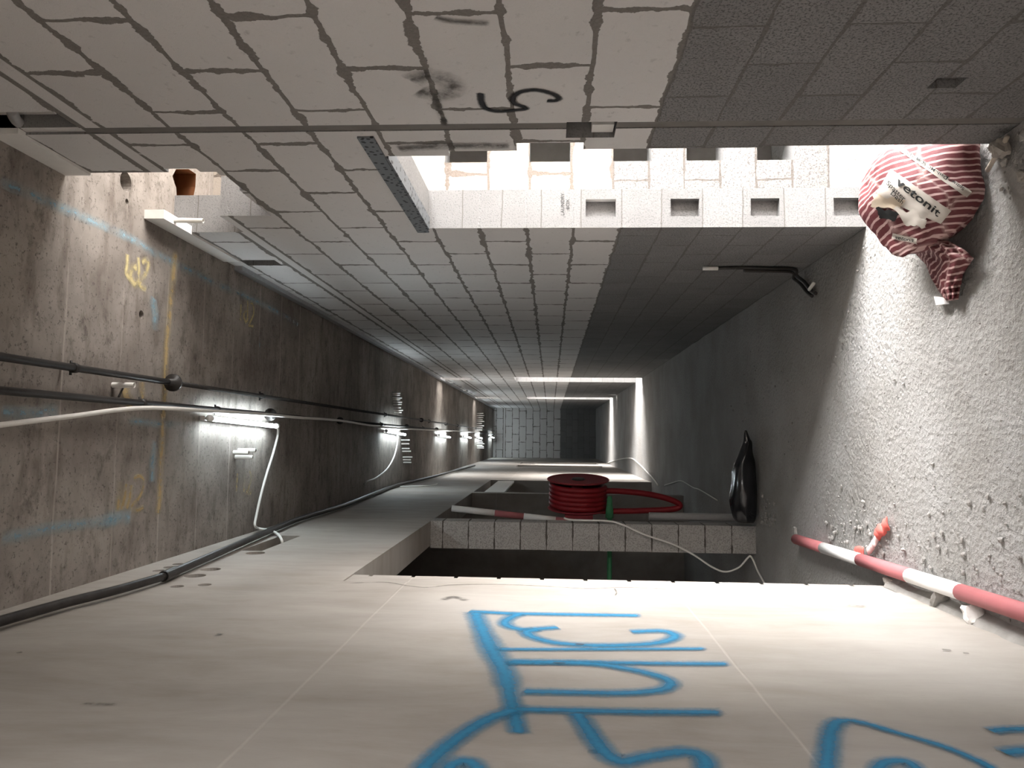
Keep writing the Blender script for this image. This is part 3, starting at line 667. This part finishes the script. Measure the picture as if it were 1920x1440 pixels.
# ------------------------------------------------------------ floor: poles, sack, bag
def fp(u, v, z=0.03): return onF(u, v, z)
banded('barrier_pole', 'red and white pole lying along the foot of the left wall', (-0.635, 5.05, 0.036), (-0.545, 1.9, 0.044), 0.033,
       [(5.05 - y) / 3.15 for y in (4.55, 4.02, 3.48, 3.06, 2.45)], 0)
# black sack lying across the far end of the pier
bm = bmesh.new(); rings = []; NS = 24
ax_pts = [(0.02, 0.030, 0.075), (0.00, 0.035, 0.07), (-0.05, 0.045, 0.08), (-0.10, 0.06, 0.09), (-0.16, 0.085, 0.095), (-0.24, 0.10, 0.10), (-0.34, 0.11, 0.105), (-0.45, 0.115, 0.11), (-0.55, 0.115, 0.105), (-0.62, 0.10, 0.10), (-0.655, 0.06, 0.09)]
for x, r, z in ax_pts:
    rg = []
    for k in range(NS):
        a = 2 * math.pi * k / NS; dr = 1 + 0.26 * noise.noise((x * 9, math.cos(a) * 1.7, math.sin(a) * 1.7)) + 0.10 * noise.noise((x * 30, math.cos(a) * 6, math.sin(a) * 6))
        rg.append(bm.verts.new((x, 6.10 + r * 0.92 * dr * math.cos(a), max(0.004, z + r * 0.95 * dr * math.sin(a)))))
    rings.append(rg)
for A, B in zip(rings, rings[1:]):
    for k in range(NS): bm.faces.new((A[k], A[(k + 1) % NS], B[(k + 1) % NS], B[k]))
bm.faces.new(rings[0]); bm.faces.new(rings[-1][::-1])
t = thing('plastic_sack', 'black shiny plastic sack with a twisted neck on the floor by the pier', 'sack', (-0.3, 6.10, 0))
o = from_bm('sack_body', bm, M['sack'], t, True); sb = o.modifiers.new('s', 'SUBSURF'); sb.levels = 1; sb.render_levels = 2
bm = bmesh.new(); sweep(bm, spline([(0.0, 6.10, 0.072), (0.05, 6.10, 0.08), (0.09, 6.095, 0.085)], 4), [0.032 - 0.003 * i for i in range(9)], 12)
from_bm('twisted_neck', bm, M['sack'], t, True)

# cement bag slumped in the doorway
def bag_paper():
    n = NT('striped_bag_paper'); c = n.co(); x, y, z = n.sep(c)
    cw = n.node('ShaderNodeVectorMath', {0: c, 1: n.scl(n.node('ShaderNodeTexNoise', {'Vector': c, 'Scale': 6.0}).outputs[1], 0.12, 0.12, 0.12)}, operation='ADD')
    vo = n.node('ShaderNodeTexVoronoi', {'Vector': cw.outputs[0], 'Scale': 3.0}); r1, r2, r3 = n.sep(vo.outputs['Color'])
    ve = n.node('ShaderNodeTexVoronoi', {'Vector': cw.outputs[0], 'Scale': 3.0}, feature='DISTANCE_TO_EDGE').outputs['Distance']
    w = n.ma('MULTIPLY', n.ma('SUBTRACT', n.noi(c, 5, 3), 0.5), 0.03)
    t1 = n.ma('MULTIPLY', n.ma('SUBTRACT', r1, 0.5), 0.4); t2 = n.ma('MULTIPLY', n.ma('SUBTRACT', r2, 0.6), 0.4)
    d = n.ma('ADD', n.ma('ADD', x, n.ma('MULTIPLY', z, t1)), n.ma('ADD', n.ma('MULTIPLY', y, t2), w))
    fr = n.ma('FRACT', n.ma('DIVIDE', d, 0.0255))
    st = n.mr(n.ma('ABSOLUTE', n.ma('SUBTRACT', fr, 0.5)), 0.33, 0.37)
    cr = n.noi(c, 22, 5, 0.6)
    col = n.mix(st, (0.12, 0.030, 0.034), (0.50, 0.34, 0.32))
    col = n.mix(n.mr(ve, 0.03, 0.0, 0, 0.4), col, (0.50, 0.36, 0.33))
    h = n.ma('ADD', n.ma('MULTIPLY', cr, 0.5), n.ma('MULTIPLY', n.ma('MINIMUM', ve, 0.12), 4.0))
    return n.fin(n.mix(n.mr(cr, 0.55, 0.75, 0, 0.3), col, (0.28, 0.17, 0.15)), 0.6, n.bump(h, 0.5, 0.012))
M['bag'] = bag_paper()
BC = Vector((1.03, 3.12, 0.14)); BH = Vector((0.232, 0.235, 0.15))
bag = thing('cement_bag', 'torn maroon striped cement bag slumped in the bright doorway', 'bag', (BC.x, BC.y, 0))
bm = bmesh.new(); nu, nv = 56, 30; rows = []
sp = lambda v, e: math.copysign(abs(v) ** e, v)
for j in range(nv + 1):
    ph = -math.pi / 2 + math.pi * j / nv; row = []
    for i in range(nu):
        th = 2 * math.pi * i / nu
        d = Vector((sp(math.cos(ph), 0.62) * sp(math.cos(th), 0.72), sp(math.cos(ph), 0.62) * sp(math.sin(th), 0.72), sp(math.sin(ph), 0.72)))
        k = 1 + 0.09 * noise.noise(d * 1.8 + Vector((3, 1, 0))) + 0.045 * noise.noise(d * 4.5) + 0.018 * abs(noise.noise(d * 9))
        p = Vector((d.x * BH.x, d.y * BH.y, d.z * BH.z)) * k
        p.y += 0.10 * (p.z / BH.z) * 0.9            # leans back
        p.z -= 0.14 * max(0, (-d.x)) * max(0, d.z) * 0.9 # slumps to the open side
        p = BC + p; p.z = max(p.z, 0.004)
        row.append(bm.verts.new(p))
    rows.append(row)
for a, b in zip(rows, rows[1:]):
    for i in range(nu): bm.faces.new((a[i], a[(i + 1) % nu], b[(i + 1) % nu], b[i]))
bmesh.ops.remove_doubles(bm, verts=bm.verts, dist=1e-4)
body = from_bm('bag_body', bm, M['bag'], bag, True)
bv = BVHTree.FromPolygons([v.co[:] for v in body.data.vertices], [p.vertices[:] for p in body.data.polygons])
def on_bag(u, v, lift):
    d = ray(u, v).normalized(); h = bv.ray_cast(CAM, d)
    if h[0] is None:
        q = onY(u, v, BC.y - 0.1); h = bv.find_nearest(q); return h[0] + h[1] * lift
    n = h[1] if h[1].dot(d) < 0 else -h[1]
    return h[0] + n * lift
def patch(name, quad, mat, lift, n=14, rag=0.0, parent=None):
    """a paper label or tear following the bag surface; quad in image order a,b,c,d"""
    bm = bmesh.new(); a, b, c, d = [Vector((u, v, 0)) for u, v in quad]; g = []
    for j in range(n + 1):
        row = []
        for i in range(n + 1):
            s, t_ = i / n, j / n
            q = a.lerp(b, s).lerp(d.lerp(c, s), t_)
            if rag: q += Vector((noise.noise((s * 4, t_ * 4, 2)), noise.noise((s * 4, t_ * 4, 9)), 0)) * rag
            row.append(bm.verts.new(on_bag(q.x, q.y, lift)))
        g.append(row)
    for j in range(n):
        for i in range(n): bm.faces.new((g[j][i], g[j][i + 1], g[j + 1][i + 1], g[j + 1][i]))
    return from_bm(name, bm, mat, parent or bag, True)
def text_on(name, txt, o, ax, ay, mat, lift, size=1.0, shear=0.0, par=None, bold=0.02):
    """o centre, ax along reading direction (per unit), ay towards the letter tops"""
    return lettering(name, txt, mat, par or bag, lambda a, b: on_bag(o[0] + a * ax[0] + b * ay[0], o[1] + a * ax[1] + b * ay[1], lift), size, shear, bold)
lab = patch('front_label', [(1671, 317), (1784, 395), (1764, 419), (1643, 366)], M['label'], 0.004)
lab2 = patch('top_label', [(1694, 278), (1822, 360), (1812, 370), (1686, 282)], M['label'], 0.004)
patch('torn_paper', [(1642, 364), (1700, 374), (1688, 392), (1634, 386)], M['paper'], 0.006, 10, 5)
patch('tear_hole', [(1646, 387), (1688, 398), (1681, 413), (1651, 406)], M['ink'], 0.008, 8, 4)  # black patch paints the shade inside the torn mouth
patch('loose_label', [(1680, 388), (1742, 398), (1738, 424), (1700, 420)], M['label'], 0.010, 10, 8)
text_on('lettering', 'vetonit', (1724, 370), (24.0, 19.0), (11, -14), M['ink'], 0.0065, 1.15, 0.0, lab)
text_on('lettering', 'Spatter', (1683, 357), (11.5, 10.5), (7, -9), M['ink'], 0.0085, 1.0, 0.0, lab, 0.006)
text_on('lettering', 'Dash', (1685, 369), (11, 9.5), (7, -9), M['ink'], 0.0085, 1.0, 0.0, lab, 0.006)
text_on('lettering', 'Spatter Dash-MC SDM 212', (1755, 321), (-9.4, -6.3), (-4.5, 7.0), M['ink'], 0.0065, 1.0, 0.0, lab2, 0.01)
lab3 = patch('lower_label', [(1676, 436), (1722, 446), (1720, 456), (1674, 446)], M['label'], 0.006)
text_on('lettering', 'vetonit', (1699, 446), (12.5, 2.5), (3, -9), M['ink'], 0.0085, 1.0, 0.1, lab3, 0.008)
# the bag's torn tail, a folded strip of paper on the floor
bm = bmesh.new()
edgeA = [(1668, 442), (1690, 462), (1716, 476), (1736, 496), (1746, 522), (1760, 545), (1772, 564)]
edgeB = [(1745, 440), (1775, 452), (1800, 466), (1826, 484), (1808, 512), (1797, 538), (1794, 562)]
prev = None; hA = [0.02, 0.015, 0.01, 0.008, 0.008, 0.01, 0.012]; hB = [0.12, 0.09, 0.07, 0.045, 0.03, 0.02, 0.015]
NA = 24
for j in range(NA + 1):
    f = j / NA * 6; i0 = min(int(f), 5); w = f - i0
    a = Vector(edgeA[i0]).lerp(Vector(edgeA[i0 + 1]), w); b = Vector(edgeB[i0]).lerp(Vector(edgeB[i0 + 1]), w)
    za = hA[i0] + (hA[i0 + 1] - hA[i0]) * w; zb = hB[i0] + (hB[i0 + 1] - hB[i0]) * w; row = []
    for k in range(13):
        s = k / 12; q = a.lerp(b, s); z = za + (zb - za) * s + 0.05 * math.sin(s * math.pi) * (1 - 0.5 * j / NA) + 0.014 * noise.noise((j * 0.5, s * 5, 0)) + 0.008 * math.sin(s * 22 + j * 0.5)
        row.append(bm.verts.new(onF(q.x, q.y, max(z, 0.006))))
    if prev:
        for k in range(12): bm.faces.new((prev[k], prev[k + 1], row[k + 1], row[k]))
    prev = row
o = from_bm('torn_flap', bm, M['bag'], bag, True); sd = o.modifiers.new('s', 'SOLIDIFY'); sd.thickness = 0.006; sd.offset = -1
bm = bmesh.new(); q = [onF(u, v, 0.012) for u, v in ((1760, 556), (1778, 560), (1780, 570), (1764, 572))]
bm.faces.new([bm.verts.new(p) for p in q]); r = bmesh.ops.extrude_face_region(bm, geom=bm.faces[:]); bmesh.ops.translate(bm, verts=[v for v in r['geom'] if isinstance(v, bmesh.types.BMVert)], vec=(0, 0, 0.02))
from_bm('paper_scrap', bm, M['white'], bag)

# bent conduits from floor to right wall
cp = [onR(u, v, XR - 0.015) for u, v in ((1345, 503), (1400, 502), (1450, 503), (1490, 505))] + [Vector((1.085, 4.90, 0.05)), Vector((1.03, 4.84, 0.022)), Vector((0.96, 4.74, 0.018)), Vector((0.92, 4.66, 0.016))]
t = thing('conduit_pair', 'two black conduits bent from the floor up the right wall', 'conduit', cp[-1])
tube('conduit', spline(cp, 6), 0.011, M['black'], t, 8)
tube('conduit', spline([p + Vector((-0.012, 0.028, 0.012)) for p in cp[1:]], 6), 0.011, M['black'], t, 8)
tube('white_end', [onR(1318, 503, XR - 0.015), onR(1346, 503, XR - 0.015)], 0.014, M['pvc'], t, 10)
tube('white_end', [Vector((0.985, 4.64, 0.03)), Vector((0.955, 4.72, 0.035))], 0.011, M['pvc'], t, 10)
# stick leaning in the near right corner
a = onR(1889, 258, XR - 0.03); b = onF(1853, 318, 0.012)
tag(tube('wooden_stick', [onF(1851, 320, 0.012), onF(1889, 256, 0.03)], 0.009, M['wood'], None, 6), 'thin pale stick on the floor in the near right corner', 'stick')
# thin wires on the far floor
tag(tube('floor_wire', spline([onF(u, v, 0.012) for u, v in ((1130, 872), (1150, 864), (1180, 859), (1196, 868), (1212, 884), (1226, 899), (1234, 910))], 6), 0.012, M['cable'], None, 6), 'thin pale wire trailing over the floor past the second doorway', 'wire')
tag(tube('floor_wire', spline([onF(u, v, 0.012) for u, v in ((1246, 910), (1262, 905), (1278, 902), (1300, 914), (1312, 918), (1345, 938))], 6), 0.007, M['cable'], None, 6), 'thin pale wire on the dark floor before the black sack', 'wire')
# red tape
t = thing('barrier_tape', 'scrap of red barrier tape on the floor beside the lying pole', 'tape', onF(1640, 1010))
def strip(name, pts, w, mat, parent, amp=0.02):
    bm = bmesh.new(); q = spline(pts, 6); pr = None
    for i, p in enumerate(q):
        t_ = (q[min(i + 1, len(q) - 1)] - q[max(i - 1, 0)]).normalized(); s = t_.cross(Vector((0, 0, 1))).normalized()
        zz = Vector((0, 0, abs(amp * noise.noise((i * 0.7, 3, 0)))))
        row = [bm.verts.new(p + s * w * k + zz * (1.5 if k == 0 else 0.6)) for k in (-1, 0, 1)]
        if pr:
            for k in range(2): bm.faces.new((pr[k], pr[k + 1], row[k + 1], row[k]))
        pr = row
    o = from_bm(name, bm, mat, parent, True); m = o.modifiers.new('s', 'SOLIDIFY'); m.thickness = 0.003; return o
strip('red_end', [onF(u, v, 0.015) for u, v in ((1646, 1004), (1652, 996), (1658, 990), (1668, 980))], 0.032, M['tape'], t, 0.05)
strip('faded_length', [onF(u, v, 0.015) for u, v in ((1626, 1036), (1636, 1024), (1642, 1012), (1648, 1003))], 0.022, M['pink'], t)
strip('red_end', [onF(u, v, 0.02) for u, v in ((1604, 1032), (1612, 1030), (1620, 1033))], 0.018, M['tape'], t, 0.03)

# broken blocks and stones
def rock(name, p, s, seed, mat, label, cat='stone', group=None):
    bm = bmesh.new(); bmesh.ops.create_icosphere(bm, subdivisions=3, radius=1)
    for v in bm.verts:
        d = v.co.copy(); m = max(abs(d.x), abs(d.y), abs(d.z)); d = d.lerp(d / m, 0.55)
        d *= 1 + 0.28 * noise.noise(d * 1.3 + Vector((seed, 0, 0))) + 0.1 * noise.noise(d * 4 + Vector((seed, 5, 0)))
        v.co = Vector((d.x * s[0], d.y * s[1], d.z * s[2])) * 0.62
    zmin = min(v.co.z for v in bm.verts)
    o = from_bm(name, bm, mat, None, False); o.location = (p[0], p[1], -zmin - 0.006); o.rotation_euler = (0, 0, seed)
    return tag(o, label, cat, group)
rock('block_fragment', (-0.648, 3.26, 0), (0.034, 0.075, 0.05), 1, M['rubble'], 'flat broken block beside the lying pole at the left wall', 'block')
rock('block_fragment', (-0.648, 2.99, 0), (0.036, 0.06, 0.06), 2, M['plaster'], 'pale rounded block fragment at the foot of the left wall', 'block')
rock('stone', (-0.665, 3.72, 0), (0.04, 0.06, 0.04), 3, M['raw'], 'dark stone under the lying pole near the left wall edge')
rock('stone', (1.07, 2.72, 0), (0.04, 0.05, 0.05), 5, M['raw'], 'dark lump of rubble between cement bag and right wall')
rock('stone', (0.93, 2.62, 0), (0.035, 0.04, 0.03), 6, M['raw'], 'dark stone on the floor in front of the cement bag')
rock('stone', (-0.60, 5.16, 0), (0.05, 0.05, 0.02), 8, M['rubble'], 'flat stone at the far tip of the lying pole')
bm = bmesh.new()
def pebble(p, r):
    if 0.7 < p.x and 2.78 < p.y < 3.5: return
    if 0.4 < p.x and 3.0 < p.y < 3.7: return
    if abs(p.x - (-0.635 + 0.09 * (5.05 - p.y) / 3.15)) < 0.05 and p.y < 5.1: return
    if p.x < 0.12 and 5.98 < p.y < 6.26: return
    b2 = bmesh.ops.create_icosphere(bm, subdivisions=1, radius=r)
    q = Vector((random.uniform(0.7, 1.4), random.uniform(0.7, 1.4), random.uniform(0.4, 0.9)))
    for v in b2['verts']: v.co = Vector((v.co.x * q.x, v.co.y * q.y, v.co.z * q.z)) * random.uniform(0.8, 1.2) + p
for k in range(420):
    y = random.uniform(2.3, 4.6); x = XL + 0.05 + abs(random.gauss(0, 0.16)); pebble(Vector((min(x, 0.9), y, 0.004)), random.choice((0.004, 0.005, 0.007, 0.012)))
for k in range(260): pebble(Vector((random.uniform(-0.6, 1.1), random.uniform(2.4, 7), 0.003)), random.choice((0.004, 0.005, 0.008)))
for k in range(120): pebble(Vector((1.1 - abs(random.gauss(0, 0.12)), random.uniform(2.3, 2.95), 0.005)), random.choice((0.006, 0.01, 0.018)))
for k in range(120): pebble(Vector((XL + 0.04 + abs(random.gauss(0, 0.1)), random.uniform(5.6, 6.5), 0.005)), random.choice((0.006, 0.01, 0.016)))
o = from_bm('gravel', bm, M['rubble']); o['kind'] = 'stuff'; tag(o, 'loose grit and pebbles scattered over the rough floor', 'gravel')
